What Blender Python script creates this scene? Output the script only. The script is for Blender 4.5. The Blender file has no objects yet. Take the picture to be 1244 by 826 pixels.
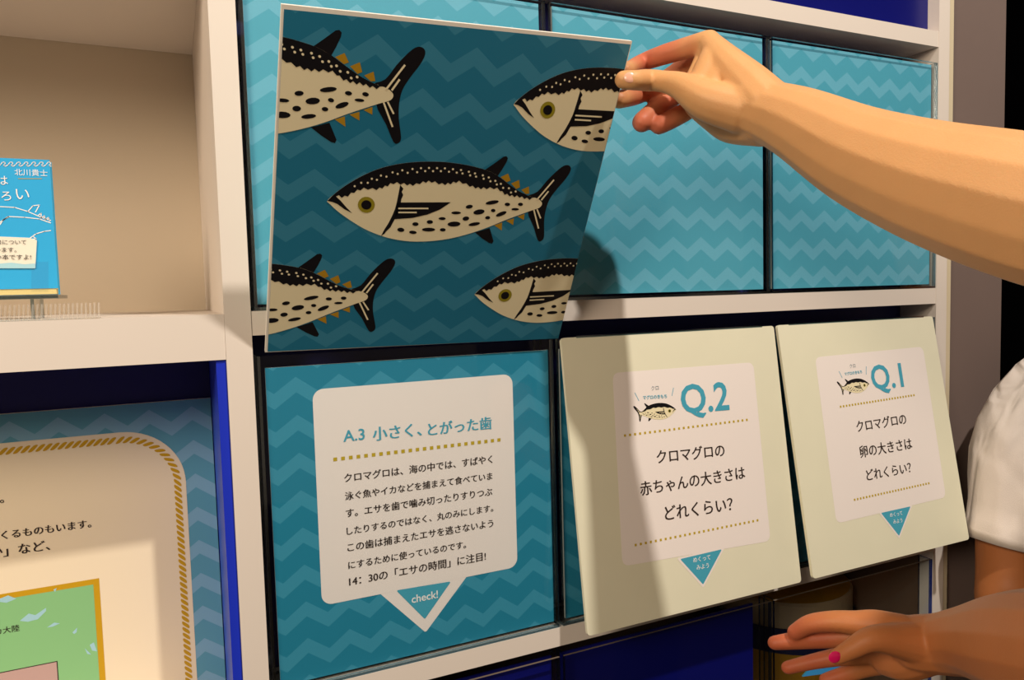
import bpy, bmesh, math, random
from mathutils import Vector, Matrix
from mathutils.geometry import tessellate_polygon

# ------------------------------------------------------------------ camera, world, lights
SC = bpy.context.scene
COL = SC.collection
PI = math.pi
F_PX, CX, CY = 894.1, 622.0, 413.0
EYE = Vector((-.0437, -.7394, 0.0))
_y, _p, _r = .4308, -.0659, -.0269
FWD = Vector((math.sin(_y)*math.cos(_p), math.cos(_y)*math.cos(_p), math.sin(_p)))
_rt = Vector((math.cos(_y), -math.sin(_y), 0)); _up = _rt.cross(FWD)
RT = math.cos(_r)*_rt + math.sin(_r)*_up
UP = -math.sin(_r)*_rt + math.cos(_r)*_up
cam = bpy.data.objects.new('camera', bpy.data.cameras.new('camera'))
COL.objects.link(cam)
cam.matrix_world = Matrix(((RT.x, UP.x, -FWD.x, EYE.x), (RT.y, UP.y, -FWD.y, EYE.y), (RT.z, UP.z, -FWD.z, EYE.z), (0, 0, 0, 1)))
cam.data.sensor_fit = 'HORIZONTAL'; cam.data.sensor_width = 36.0
cam.data.lens = F_PX*36.0/1244.0
cam.data.clip_start = .01; cam.data.clip_end = 50
SC.camera = cam

w = bpy.data.worlds.new('world'); SC.world = w; w.use_nodes = True
w.node_tree.nodes['Background'].inputs[0].default_value = (1.0, .78, .56, 1)
w.node_tree.nodes['Background'].inputs[1].default_value = .13

def lamp(name, kind, loc, target, energy, color, size, spot=None):
    d = bpy.data.lights.new(name, kind); d.energy = energy; d.color = color
    o = bpy.data.objects.new(name, d); COL.objects.link(o); o.location = loc
    o.rotation_euler = (Vector(target)-Vector(loc)).to_track_quat('-Z', 'Y').to_euler()
    if kind == 'SPOT':
        d.shadow_soft_size = size; d.spot_size = math.radians(spot); d.spot_blend = .5
    elif kind == 'AREA':
        d.shape = 'DISK'; d.size = size
    else: d.shadow_soft_size = size
    return o
lamp('key_spot', 'SPOT', (.60, -1.32, 1.78), (.40, 0, -.05), 150, (1, .905, .80), .035, 75)
lamp('left_lamp', 'AREA', (-1.45, -1.30, .80), (-.1, .1, -.1), 29, (1, .82, .63), .7)

SC.view_settings.view_transform = 'Standard'; SC.view_settings.look = 'None'
SC.view_settings.gamma = 1; SC.view_settings.use_curve_mapping = False
SC.view_settings.exposure = 0.27

# ------------------------------------------------------------------ geometry helpers
def ray(px, py):
    return FWD + RT*((px-CX)/F_PX) + UP*((CY-py)/F_PX)
def at(px, py, d):
    return EYE + ray(px, py)*d
def on_y(px, py, Y):
    r = ray(px, py); return EYE + r*((Y-EYE.y)/r.y)
class Frame:
    """a flat card: origin, unit vectors u and v, outward normal n"""
    def __init__(s, o, u, v):
        s.o = Vector(o); s.u = Vector(u).normalized()
        s.n = s.u.cross(Vector(v)).normalized(); s.v = s.n.cross(s.u).normalized()
    def P(s, a, b, h=0): return s.o + s.u*a + s.v*b + s.n*h
    def hit(s, px, py):
        r = ray(px, py); t = (s.o-EYE).dot(s.n)/r.dot(s.n); q = EYE+r*t-s.o
        return (q.dot(s.u), q.dot(s.v))
def Y_frame(x, y, z): return Frame((x, y, z), (1, 0, 0), (0, 0, 1))

# ------------------------------------------------------------------ materials
def srgb(c):
    f = lambda x: x/12.92 if x <= .04045 else ((x+.055)/1.055)**2.4
    return tuple(f(v/255.0) for v in c)+(1,)
def mat(name, c, rough=.5, spec=.3, noise=0, nscale=20, bump=0, bscale=200, sss=0, metal=0, coat=0):
    m = bpy.data.materials.new(name); m.use_nodes = True
    nt = m.node_tree; b = nt.nodes['Principled BSDF']
    c = srgb(c) if max(c) > 1 else tuple(c)+(1,)
    b.inputs['Base Color'].default_value = c; b.inputs['Roughness'].default_value = rough
    b.inputs['Specular IOR Level'].default_value = spec; b.inputs['Metallic'].default_value = metal
    b.inputs['Coat Weight'].default_value = coat
    tc = nt.nodes.new('ShaderNodeTexCoord')
    if noise:
        n = nt.nodes.new('ShaderNodeTexNoise'); n.inputs['Scale'].default_value = nscale; n.inputs['Detail'].default_value = 4
        r = nt.nodes.new('ShaderNodeMapRange'); r.inputs['To Min'].default_value = 1-noise; r.inputs['To Max'].default_value = 1+noise
        h = nt.nodes.new('ShaderNodeHueSaturation'); h.inputs['Color'].default_value = c
        nt.links.new(tc.outputs['Object'], n.inputs['Vector']); nt.links.new(n.outputs['Fac'], r.inputs['Value'])
        nt.links.new(r.outputs['Result'], h.inputs['Value']); nt.links.new(h.outputs['Color'], b.inputs['Base Color'])
    if bump:
        n = nt.nodes.new('ShaderNodeTexNoise'); n.inputs['Scale'].default_value = bscale; n.inputs['Detail'].default_value = 5
        u = nt.nodes.new('ShaderNodeBump'); u.inputs['Strength'].default_value = bump; u.inputs['Distance'].default_value = .002
        nt.links.new(tc.outputs['Object'], n.inputs['Vector']); nt.links.new(n.outputs['Fac'], u.inputs['Height'])
        nt.links.new(u.outputs['Normal'], b.inputs['Normal'])
    if sss:
        b.inputs['Subsurface Weight'].default_value = sss; b.inputs['Subsurface Radius'].default_value = (.9, .35, .18)
        b.inputs['Subsurface Scale'].default_value = .006
    return m
def wave_mat(name, dark, light, u0, v0, pu=.0426, pv=.0380, amp=.0155, th=.0155, rough=.4, coat=.0, soft=.0004):
    """zigzag print: light bands whose upper edge peaks at (u0, v0)"""
    m = bpy.data.materials.new(name); m.use_nodes = True
    nt = m.node_tree; b = nt.nodes['Principled BSDF']
    b.inputs['Roughness'].default_value = rough; b.inputs['Specular IOR Level'].default_value = .35
    b.inputs['Coat Weight'].default_value = coat
    uv = nt.nodes.new('ShaderNodeUVMap'); uv.uv_map = 'UVMap'
    sp = nt.nodes.new('ShaderNodeSeparateXYZ'); nt.links.new(uv.outputs['UV'], sp.inputs[0])
    def M(op, a, bb=None, cc=None):
        n = nt.nodes.new('ShaderNodeMath'); n.operation = op
        for i, x in enumerate((a, bb, cc)):
            if x is None: continue
            if isinstance(x, (int, float)): n.inputs[i].default_value = x
            else: nt.links.new(x, n.inputs[i])
        return n.outputs[0]
    tri = M('PINGPONG', M('SUBTRACT', sp.outputs['X'], u0 - 40*pu), pu/2)       # 0 at a peak
    low = M('MULTIPLY', tri, amp/(pu/2))
    t = M('ADD', M('SUBTRACT', sp.outputs['Y'], v0 - 40*pv), low)                # upper edge at multiples of pv
    fr = M('FLOORED_MODULO', t, pv)                                              # light just below the edge: fr > pv-th
    a = nt.nodes.new('ShaderNodeMapRange'); a.interpolation_type = 'SMOOTHSTEP'
    a.inputs['From Min'].default_value = pv-th-soft; a.inputs['From Max'].default_value = pv-th+soft
    nt.links.new(fr, a.inputs['Value'])
    mx = nt.nodes.new('ShaderNodeMix'); mx.data_type = 'RGBA'
    nt.links.new(a.outputs['Result'], mx.inputs['Factor'])
    mx.inputs['A'].default_value = srgb(dark); mx.inputs['B'].default_value = srgb(light)
    nt.links.new(mx.outputs['Result'], b.inputs['Base Color'])
    return m
def acrylic(name, tint, alpha_t, rough=.03, ior=1.45):
    m = bpy.data.materials.new(name); m.use_nodes = True
    nt = m.node_tree; nt.nodes.clear()
    out = nt.nodes.new('ShaderNodeOutputMaterial'); mix = nt.nodes.new('ShaderNodeMixShader')
    tr = nt.nodes.new('ShaderNodeBsdfTransparent'); gl = nt.nodes.new('ShaderNodeBsdfGlossy'); fr = nt.nodes.new('ShaderNodeLayerWeight')
    tr.inputs[0].default_value = srgb(tint) if max(tint) > 1 else tuple(tint)+(1,)
    gl.inputs['Roughness'].default_value = rough; fr.inputs['Blend'].default_value = .5
    pw = nt.nodes.new('ShaderNodeMath'); pw.operation = 'POWER'; pw.inputs[1].default_value = 5
    ad = nt.nodes.new('ShaderNodeMath'); ad.operation = 'MULTIPLY_ADD'; ad.inputs[1].default_value = .7; ad.inputs[2].default_value = alpha_t + .02; ad.use_clamp = True
    nt.links.new(fr.outputs['Facing'], pw.inputs[0]); nt.links.new(pw.outputs[0], ad.inputs[0]); nt.links.new(ad.outputs[0], mix.inputs[0])
    nt.links.new(tr.outputs[0], mix.inputs[1]); nt.links.new(gl.outputs[0], mix.inputs[2]); nt.links.new(mix.outputs[0], out.inputs[0])
    return m
WHITE = mat('white_laminate', (226, 216, 206), .45, .3, noise=.015, nscale=6)
EDGE = mat('edge_band', (214, 200, 170), .5, .3)
BLUE = mat('royal_blue_sheet', (10, 15, 104), .35, .4)
NAVY = mat('navy_lining', (40, 42, 112), .5, .3)
BACK = mat('laminate_back', (205, 190, 168), .6, .2)
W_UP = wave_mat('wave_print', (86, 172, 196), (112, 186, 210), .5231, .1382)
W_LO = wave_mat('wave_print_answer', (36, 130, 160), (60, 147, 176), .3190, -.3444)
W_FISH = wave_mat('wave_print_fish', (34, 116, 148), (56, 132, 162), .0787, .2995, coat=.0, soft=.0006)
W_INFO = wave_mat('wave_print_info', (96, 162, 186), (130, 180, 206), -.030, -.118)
CREAM = mat('cream_card', (228, 225, 200), .55, .2, noise=.03, nscale=22)
CORE = mat('card_core', (240, 234, 222), .6, .2)
PINKW = mat('white_print', (240, 231, 226), .5, .25)
BLACK = mat('black_ink', (16, 14, 18), .5, .25)
FISHW = mat('fish_cream', (236, 224, 186), .5, .25)
OLIVE = mat('olive_ink', (150, 138, 36), .5, .25)
MUST = mat('mustard_ink', (176, 134, 30), .5, .25)
GOLD = mat('gold_ink', (206, 160, 28), .5, .25)
DOT = mat('dotted_gold_ink', (190, 164, 40), .5, .25)
CYAN = mat('blue_ink', (72, 164, 190), .5, .25)
INK = mat('brown_black_ink', (48, 36, 32), .55, .2)
GREY_INK = mat('grey_ink', (150, 160, 165), .55, .2)
WINK = mat('white_ink', (238, 240, 240), .5, .2)
PANE = acrylic('clear_acrylic', (.97, .985, .99), .0)
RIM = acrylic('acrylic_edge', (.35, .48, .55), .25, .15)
LIT_EDGE = mat('acrylic_edge_highlight', (120, 106, 92), .4, .4)  # tan colour stands in for the highlight along the case edges
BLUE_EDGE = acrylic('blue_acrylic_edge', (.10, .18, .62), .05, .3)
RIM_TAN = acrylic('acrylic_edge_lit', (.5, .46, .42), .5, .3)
def skin_mat(name, c, red):
    m = mat(name, c, .5, .3, noise=.05, nscale=40, bump=.12, bscale=700, sss=.12)
    nt = m.node_tree; b = nt.nodes['Principled BSDF']; src = b.inputs['Base Color'].links[0].from_socket
    at_ = nt.nodes.new('ShaderNodeAttribute'); at_.attribute_name = 'blush'
    mx = nt.nodes.new('ShaderNodeMix'); mx.data_type = 'RGBA'; mx.inputs['B'].default_value = srgb(red)
    nt.links.new(at_.outputs['Fac'], mx.inputs['Factor']); nt.links.new(src, mx.inputs['A']); nt.links.new(mx.outputs['Result'], b.inputs['Base Color'])
    return m
SKIN = skin_mat('skin_light', (218, 164, 110), (192, 88, 68))
SKIN2 = skin_mat('skin_tan', (186, 116, 68), (184, 86, 62))
NAIL = mat('natural_nail', (232, 176, 150), .25, .5)
PINK = mat('pink_nail_polish', (226, 22, 104), .2, .6, coat=.5)
SHIRT = mat('white_cotton', (226, 214, 204), .9, .1, noise=.04, nscale=30, bump=.25, bscale=900)
def add_folds(m, scale, dist):
    nt = m.node_tree; b = nt.nodes['Principled BSDF']; tc = nt.nodes.new('ShaderNodeTexCoord'); mp = nt.nodes.new('ShaderNodeMapping')
    mp.inputs['Rotation'].default_value = (.5, .7, .3); mp.inputs['Scale'].default_value = (1, 1, .28)
    n = nt.nodes.new('ShaderNodeTexNoise'); n.inputs['Scale'].default_value = scale; n.inputs['Detail'].default_value = 1.5; n.inputs['Distortion'].default_value = 1.2
    u = nt.nodes.new('ShaderNodeBump'); u.inputs['Strength'].default_value = 1; u.inputs['Distance'].default_value = dist
    nt.links.new(tc.outputs['Object'], mp.inputs[0]); nt.links.new(mp.outputs[0], n.inputs['Vector']); nt.links.new(n.outputs['Fac'], u.inputs['Height'])
    nt.links.new(b.inputs['Normal'].links[0].from_socket, u.inputs['Normal']); nt.links.new(u.outputs['Normal'], b.inputs['Normal'])
add_folds(SHIRT, 17, .020)

# ------------------------------------------------------------------ object helpers
def thing(name, label, cat, loc=(0, 0, 0), group=None):
    o = bpy.data.objects.new(name, None); COL.objects.link(o); o.location = loc; o.empty_display_size = .02
    o['label'] = label; o['category'] = cat
    if group: o['group'] = group
    return o
def tag(o, label, cat, group=None):
    o['label'] = label; o['category'] = cat
    if group: o['group'] = group
    return o
class Mesh:
    """collects polygons in world coordinates, several materials allowed"""
    def __init__(s): s.v = []; s.f = []; s.m = []; s.uv = []; s.mats = []
    def mi(s, m):
        if m not in s.mats: s.mats.append(m)
        return s.mats.index(m)
    def add(s, vs, fs, m, uvs=None):
        b = len(s.v); s.v += [Vector(x) for x in vs]; k = s.mi(m)
        s.uv += (uvs if uvs else [(0, 0)]*len(vs))
        for f in fs: s.f.append([b+i for i in f]); s.m.append(k)
    def box(s, x0, x1, y0, y1, z0, z1, m):
        v = [(x, y, z) for x in (x0, x1) for y in (y0, y1) for z in (z0, z1)]
        s.add(v, [(0, 1, 3, 2), (4, 6, 7, 5), (0, 4, 5, 1), (2, 3, 7, 6), (0, 2, 6, 4), (1, 5, 7, 3)], m)
    def slab(s, fr, q, h0, h1, mface, medge, mback=None):
        """quad q (four u,v points) between heights h0 (back) and h1 (face)"""
        a = [fr.P(u, v, h0) for u, v in q]; c = [fr.P(u, v, h1) for u, v in q]
        uv = [tuple(x) for x in q]
        s.add(c, [(0, 1, 2, 3)], mface, uv); s.add(a, [(3, 2, 1, 0)], mback or medge, uv)
        for i in range(4):
            j = (i+1) % 4; s.add([c[i], a[i], a[j], c[j]], [(0, 1, 2, 3)], medge, [uv[i], uv[i], uv[j], uv[j]])
    def poly(s, fr, pts, h, m, clip=None):
        if clip: pts = clip_poly(pts, clip)
        if len(pts) < 3: return
        area = sum(pts[i][0]*pts[(i+1) % len(pts)][1]-pts[(i+1) % len(pts)][0]*pts[i][1] for i in range(len(pts)))
        if abs(area) < 1e-9: return
        tr = tessellate_polygon([[Vector((p[0]*100, p[1]*100, 0)) for p in pts]])
        out = []
        for t in tr:
            a, b, c = (pts[i] for i in t)
            cr = (b[0]-a[0])*(c[1]-a[1])-(b[1]-a[1])*(c[0]-a[0])
            out.append(t if cr > 0 else t[::-1])
        s.add([fr.P(p[0], p[1], h) for p in pts], out, m)
    def build(s, name, parent=None, smooth=False, merge=False, bevel=0):
        o0 = parent
        L = Vector((0, 0, 0))
        while o0 is not None: L += o0.location; o0 = o0.parent
        me = bpy.data.meshes.new(name)
        me.from_pydata([tuple(v-L) for v in s.v], [], s.f)
        for m in s.mats: me.materials.append(m)
        me.polygons.foreach_set('material_index', s.m)
        ul = me.uv_layers.new(name='UVMap')
        for lp in me.loops: ul.data[lp.index].uv = s.uv[lp.vertex_index]
        if smooth: me.polygons.foreach_set('use_smooth', [True]*len(me.polygons))
        if merge or bevel:
            bm = bmesh.new(); bm.from_mesh(me)
            bmesh.ops.remove_doubles(bm, verts=bm.verts, dist=1e-6)
            if bevel: bmesh.ops.bevel(bm, geom=bm.edges, offset=bevel, segments=2, affect='EDGES', profile=.5)
            bm.normal_update(); bm.to_mesh(me); bm.free()
        me.update()
        o = bpy.data.objects.new(name, me); COL.objects.link(o)
        if parent: o.parent = parent
        return o
def clip_poly(pts, r):
    """keep the part of pts inside the convex counter-clockwise polygon r"""
    for i in range(len(r)):
        a, b = r[i], r[(i+1) % len(r)]
        ins = lambda p: (b[0]-a[0])*(p[1]-a[1])-(b[1]-a[1])*(p[0]-a[0]) >= 0
        out = []
        for j in range(len(pts)):
            p, q = pts[j], pts[(j+1) % len(pts)]
            ip, iq = ins(p), ins(q)
            if ip: out.append(p)
            if ip != iq:
                dp = (b[0]-a[0])*(p[1]-a[1])-(b[1]-a[1])*(p[0]-a[0]); dq = (b[0]-a[0])*(q[1]-a[1])-(b[1]-a[1])*(q[0]-a[0])
                t = dp/(dp-dq); out.append((p[0]+(q[0]-p[0])*t, p[1]+(q[1]-p[1])*t))
        pts = out
        if not pts: return []
    return pts
def rrect(u0, u1, v0, v1, r, n=8):
    out = []
    for cx, cy, a0 in ((u1-r, v1-r, 0), (u0+r, v1-r, 90), (u0+r, v0+r, 180), (u1-r, v0+r, 270)):
        for i in range(n+1):
            a = math.radians(a0+90*i/n); out.append((cx+r*math.cos(a), cy+r*math.sin(a)))
    return out
def rquad(q, r, n=6):
    """rounded polygon from counter-clockwise corners q"""
    out = []
    for i in range(len(q)):
        p = Vector(q[i]); a = (Vector(q[i-1])-p).normalized(); b = (Vector(q[(i+1) % len(q)])-p).normalized()
        ang = a.angle(b); d = r/math.tan(ang/2); s, e = p+a*d, p+b*d
        for k in range(n+1):
            t = k/n; x = s*(1-t)**2+p*2*t*(1-t)+e*t*t; out.append((x.x, x.y))
    return out
def ellipse(cx, cy, rx, ry, rot=0, n=18):
    c, s = math.cos(rot), math.sin(rot)
    return [(cx+rx*math.cos(a)*c-ry*math.sin(a)*s, cy+rx*math.cos(a)*s+ry*math.sin(a)*c) for a in [2*PI*i/n for i in range(n)]]
def strip(a, b, wd):
    d = Vector((b[0]-a[0], b[1]-a[1])); n = Vector((-d.y, d.x)).normalized()*wd/2
    return [(a[0]-n.x, a[1]-n.y), (b[0]-n.x, b[1]-n.y), (b[0]+n.x, b[1]+n.y), (a[0]+n.x, a[1]+n.y)]
def polyline(mesh, fr, pts, wd, h, m):
    for a, b in zip(pts, pts[1:]): mesh.poly(fr, strip(a, b, wd), h, m)
    for p in pts[1:-1]: mesh.poly(fr, ellipse(p[0], p[1], wd/2, wd/2, 0, 8), h, m)
def smooth_closed(pts, k=4):
    out = []; n = len(pts)
    for i in range(n):
        p0, p1, p2, p3 = (Vector(pts[(i+j) % n]) for j in (-1, 0, 1, 2))
        for s in range(k):
            t = s/k
            q = .5*((2*p1)+(p2-p0)*t+(2*p0-5*p1+4*p2-p3)*t*t+(3*p1-p0-3*p2+p3)*t**3); out.append((q.x, q.y))
    return out
def smooth_open(pts, k=4):
    pts = [Vector(p) for p in pts]; e = [pts[0]*2-pts[1]]+pts+[pts[-1]*2-pts[-2]]; out = []
    for i in range(1, len(e)-2):
        p0, p1, p2, p3 = e[i-1:i+3]
        for s in range(k):
            t = s/k; out.append(.5*((2*p1)+(p2-p0)*t+(2*p0-5*p1+4*p2-p3)*t*t+(3*p1-p0-3*p2+p3)*t**3))
    out.append(pts[-1]); return out

_tc = {}
def glyphs(body, bold=0.0):
    key = (body, bold)
    if key in _tc: return _tc[key]
    c = bpy.data.curves.new('lettering', 'FONT'); c.body = body; c.resolution_u = 3; c.offset = bold
    o = bpy.data.objects.new('lettering', c); COL.objects.link(o)
    bpy.context.view_layer.update()
    me = bpy.data.meshes.new_from_object(o.evaluated_get(bpy.context.evaluated_depsgraph_get()))
    vs = [(v.co.x, v.co.y) for v in me.vertices]; fs = [tuple(p.vertices) for p in me.polygons]
    bpy.data.objects.remove(o); bpy.data.meshes.remove(me); bpy.data.curves.remove(c)
    _tc[key] = (vs, fs); return _tc[key]
def text(mesh, fr, body, a, b, m, h=.0006, bold=0.0, height=None):
    """write body on frame fr so that its ink runs from a to b (base line ends, u,v)"""
    shifts = [0.0] if bold >= 0 else [0.0, bold, -bold]      # negative: thicken by close double strikes
    vs, fs = glyphs(body, max(bold, 0.0))
    x0 = min(v[0] for v in vs); x1 = max(v[0] for v in vs)
    a = Vector(a); b = Vector(b); e = (b-a); L = e.length; e = e/L; n = Vector((-e.y, e.x))
    sx = L/(x1-x0); sy = height if height else sx
    out = []
    for f in fs:
        p, q, r = vs[f[0]], vs[f[1]], vs[f[2]]
        out.append(f if (q[0]-p[0])*(r[1]-p[1])-(q[1]-p[1])*(r[0]-p[0]) > 0 else f[::-1])
    for k, d in enumerate(shifts):
        pts = []
        for x, y in vs:
            p = a+e*((x-x0+d)*sx)+n*(y*sy); pts.append(fr.P(p.x, p.y, h+.00003*k))
        mesh.add(pts, out, m)

def structure(o): o['kind'] = 'structure'; return o

# ------------------------------------------------------------------ the room
FLOOR_Z = -1.175
DARKW = mat('dark_wall', (26, 26, 34), .8, .1, noise=.1)
m = Mesh(); m.box(-3.0, 4.0, -3.6, 2.6, FLOOR_Z-.05, FLOOR_Z, mat('dark_floor', (70, 62, 58), .6, .2, noise=.1)); structure(m.build('floor'))
m = Mesh(); m.box(-3.0, 4.0, -3.6, 2.6, 2.3, 2.35, mat('dark_ceiling', (46, 42, 42), .8, .1)); structure(m.build('ceiling'))
m = Mesh(); m.box(-3.0, 1.175, .425, .50, FLOOR_Z, 2.3, mat('display_wall', (120, 108, 100), .8, .1, noise=.05)); structure(m.build('wall_back'))
m = Mesh(); m.box(1.0372, 1.175, .012, .425, FLOOR_Z, 2.3, mat('taupe_wall', (120, 104, 98), .75, .15, noise=.12, nscale=3, bump=.1, bscale=60))
m.build('wall_pillar'); structure(bpy.data.objects['wall_pillar'])
bpy.data.objects['wall_pillar'].name = 'wall_right'
m = Mesh(); m.box(1.175, 4.0, 2.5, 2.6, FLOOR_Z, 2.3, mat('far_dark_wall', (14, 22, 34), .8, .1)); structure(m.build('wall_far'))
m = Mesh(); m.box(3.9, 4.0, -3.6, 2.5, FLOOR_Z, 2.3, DARKW); structure(m.build('wall_side'))

# ------------------------------------------------------------------ shelving unit
unit = thing('shelving_unit', 'white laminate cube shelving unit holding the blue acrylic cases and the book', 'shelf', (.15, .2, FLOOR_Z))
XL = -.62
for x0, x1, n in ((XL-.024, XL, 'side_post'), (0, .0238, 'side_post'), (1.0, 1.0355, 'side_post')):
    m = Mesh()
    if x1 > 1.03: m.box(x0, x1-.012, 0, .40, FLOOR_Z, .78, WHITE); m.box(x1-.012, x1, .002, .40, FLOOR_Z, .78, EDGE)
    else: m.box(x0, x1, 0, .40, FLOOR_Z, .78, WHITE)
    m.build(n, unit, merge=True)
levels = [.3418, -.0354, -.4155, -.792, FLOOR_Z+.001, .740]
for i, z in enumerate(levels):
    z1 = {1: -.0121, 2: -.3930}.get(i, z+.0225)
    m = Mesh(); m.box(.0240, .9998, 0.0006, .40, z, z1, WHITE); m.build('shelf', unit)
    zz0, zz1 = (-.0568, -.0141) if i == 1 else ((-.4840, -.4420) if i == 2 else (z, z+.0225))
    m = Mesh(); m.box(XL+.0002, -.0002, 0.0006, .40, zz0, zz1, WHITE); m.build('shelf', unit)
m = Mesh(); m.box(XL-.024, 1.0355, .4005, .412, FLOOR_Z, .78, BACK); m.build('back_panel', unit)
# blue linings of the lower left bay and the bay over the top shelf
m = Mesh(); m.box(-.0090, -.0003, .003, .398, -.4418, -.0570, mat('bright_blue_lining', (30, 52, 196), .35, .4)); m.build('lining', unit)['label'] = 'royal blue side lining'
m = Mesh(); m.box(XL+.001, -.0095, .166, .1690, -.4418, -.0570, NAVY); m.build('lining', unit)['label'] = 'navy back lining'
m = Mesh(); m.box(.0245, .9995, .018, .022, .3648, .739, BLUE); m.build('lining', unit)['label'] = 'royal blue upper sheet'
m = Mesh(); m.box(.9955, .9996, .0225, .379, -.7690, -.4160, mat('side_shade_sheet', (92, 74, 60), .6, .2)); m.build('lining', unit)['label'] = 'dark taupe side sheet added as shade'  # added sheet, its dark colour stands in for shade on the post's inner side
m = Mesh(); m.box(.0245, .9995, .380, .384, -.7690, -.4160, mat('back_shade_sheet', (92, 74, 60), .6, .2)); m.build('lining', unit)['label'] = 'taupe back sheet added as shade in the lowest bay'  # added sheet over the pale back, coloured as the bay's shade
m = Mesh(); m.box(.0245, .9995, .060, .064, -.0119, .3415, NAVY); m.build('lining', unit)['label'] = 'dark navy back sheet'
m = Mesh(); m.box(.0245, .9995, .060, .064, -.3928, -.0356, NAVY); m.build('lining', unit)['label'] = 'dark navy back sheet'

# ------------------------------------------------------------------ acrylic cases and the printed panels inside
def pane_box(m, x0, x1, y0, y1, z0, z1, axis, rim=RIM, side=None):
    """thin pane: clear on the two big faces, tinted on the narrow edges"""
    v = [(x, y, z) for x in (x0, x1) for y in (y0, y1) for z in (z0, z1)]
    F = {'-x': (0, 1, 3, 2), '+x': (4, 6, 7, 5), '-y': (0, 4, 5, 1), '+y': (2, 3, 7, 6), '-z': (0, 2, 6, 4), '+z': (1, 5, 7, 3)}
    for k, f in F.items(): m.add([v[i] for i in f], [(0, 1, 2, 3)], PANE if k[1] == axis else (side if side and k[1] == 'x' else rim))
def case(x0, x1, z0, z1, label, depth=.045, t=.003, rim=RIM, yf=.0008, rim2=None):
    c = thing('acrylic_case', label, 'case', ((x0+x1)/2, depth/2, z0), 'clear acrylic cases fixed along the shelves')
    m = Mesh(); pane_box(m, x0, x1, yf, yf+t, z0+t+.0002, z1, 'y', rim, rim2); m.build('front_pane', c)
    for a in (x0, x1-t):
        m = Mesh(); pane_box(m, a, a+t, yf+t+.0002, depth, z0+t+.0002, z1, 'x', rim2 or rim); m.build('side_pane', c)
    m = Mesh(); pane_box(m, x0, x1, yf, depth, z0, z0+t, 'z', rim); m.build('base_pane', c)
    return c
XS = [(.0275, .3475), (.3528, .6730), (.6785, .9988)]
nm = ['left', 'middle', 'right']
for i, (a, b) in enumerate(XS):
    case(a, b, -.0118, .3190, ['clear acrylic case above the A.3 answer, behind the lifted fish card',
         'clear acrylic case above the Q.2 card, behind the hand', 'acrylic case at the right end of the upper row, behind the forearm'][i])
    case(a, b, -.3927, -.0557, ['clear acrylic case over the white A.3 answer panel',
         'clear acrylic case that the Q.2 card hangs on', 'rightmost acrylic case of the middle row, hidden behind its cream card'][i])
    case(a, b, -.7680, -.4290, ['clear blue-backed acrylic case below the A.3 answer panel',
         'clear blue-backed acrylic case below the Q.2 card', 'clear acrylic case below the Q.1 card, behind the pink-nailed hand'][i], rim=LIT_EDGE, rim2=BLUE_EDGE, depth=.022)
def wave_panel(x0, x1, z0, z1, y, mt, label, name='wave_panel', group=None):
    m = Mesh(); fr = Y_frame(0, y, 0)
    m.slab(fr, [(x0, z0), (x1, z0), (x1, z1), (x0, z1)], -.003, 0, mt, CORE)
    r = thing(name, label, 'panel', ((x0+x1)/2, y, z0), group)
    m.build('printed_board', r); return r, fr
G = 'blue zigzag panels in the upper cases'
wave_panel(.0312, .3430, -.0060, .3178, .0082, W_UP, 'blue zigzag panel behind the lifted fish card', group=G)
wave_panel(.3600, .6680, -.0060, .3178, .0082, W_UP, 'blue zigzag panel behind the pinching hand', group=G)
wave_panel(.6840, .9950, -.0060, .3178, .0082, W_UP, 'blue zigzag panel at the right end of the upper row', group=G)
ans, AF = wave_panel(.0350, .3445, -.3880, -.0680, .0082, W_LO, 'blue zigzag answer panel with white A.3 speech box about teeth', 'answer_panel')
wave_panel(.3600, .6680, -.3880, -.0680, .0082, W_LO, 'shaded blue zigzag panel behind the Q.2 card', 'answer_panel')
wave_panel(.6840, .9930, -.3880, -.0680, .0082, W_LO, 'blue zigzag panel hidden behind the Q.1 card', 'answer_panel')
for a, b, l in ((.032, .344, 'royal blue sheet below the A.3 answer panel'), (.357, .655, 'royal blue sheet below the Q.2 card')):
    m = Mesh(); m.box(a, b, .017, .020, -.764, -.434, BLUE); tag(m.build('blue_sheet'), l, 'sheet')

# A.3 answer print
m = Mesh(); q = [AF.hit(*p) for p in ((391, 732), (628, 692), (623, 457), (379, 470))]
u0 = (q[0][0]+q[3][0])/2; u1 = (q[1][0]+q[2][0])/2; v0 = (q[0][1]+q[1][1])/2; v1 = (q[2][1]+q[3][1])/2
m.poly(AF, rrect(u0, u1, v0, v1, .011), .0002, PINKW)
tri = [AF.hit(*p) for p in ((462, 712), (517, 767), (568, 700))]
m.poly(AF, [(tri[0][0], v0), (tri[1][0]-.001, tri[1][1]), (tri[1][0]+.001, tri[1][1]), (tri[2][0], v0+.0015)], .0001, PINKW)
q = [AF.hit(*p) for p in ((481, 717), (516, 752), (548, 706))]
m.poly(AF, rquad(q, .0015), .0003, CYAN)
m.build('speech_box', ans)['label'] = 'white rounded speech box with pointer'
m = Mesh()
def px_text(mesh, fr, body, p, q, mt, bold=0.0, flat=True, height=None, parent=None):
    if parent is not None: mesh = Mesh()
    a, b = fr.hit(*p), fr.hit(*q)
    if flat: mv = (a[1]+b[1])/2; a = (a[0], mv); b = (b[0], mv)
    text(mesh, fr, body, a, b, mt, bold=bold, height=height)
    if parent is not None: mesh.build('lettering', parent)
px_text(m, AF, 'A.3', (417, 536), (443, 534), CYAN, .012, parent=ans)
px_text(m, AF, '小さく、', (453, 533), (512, 529), CYAN, -.022, parent=ans)
px_text(m, AF, 'とがった歯', (520, 527), (597, 521), CYAN, -.022, parent=ans)
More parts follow.
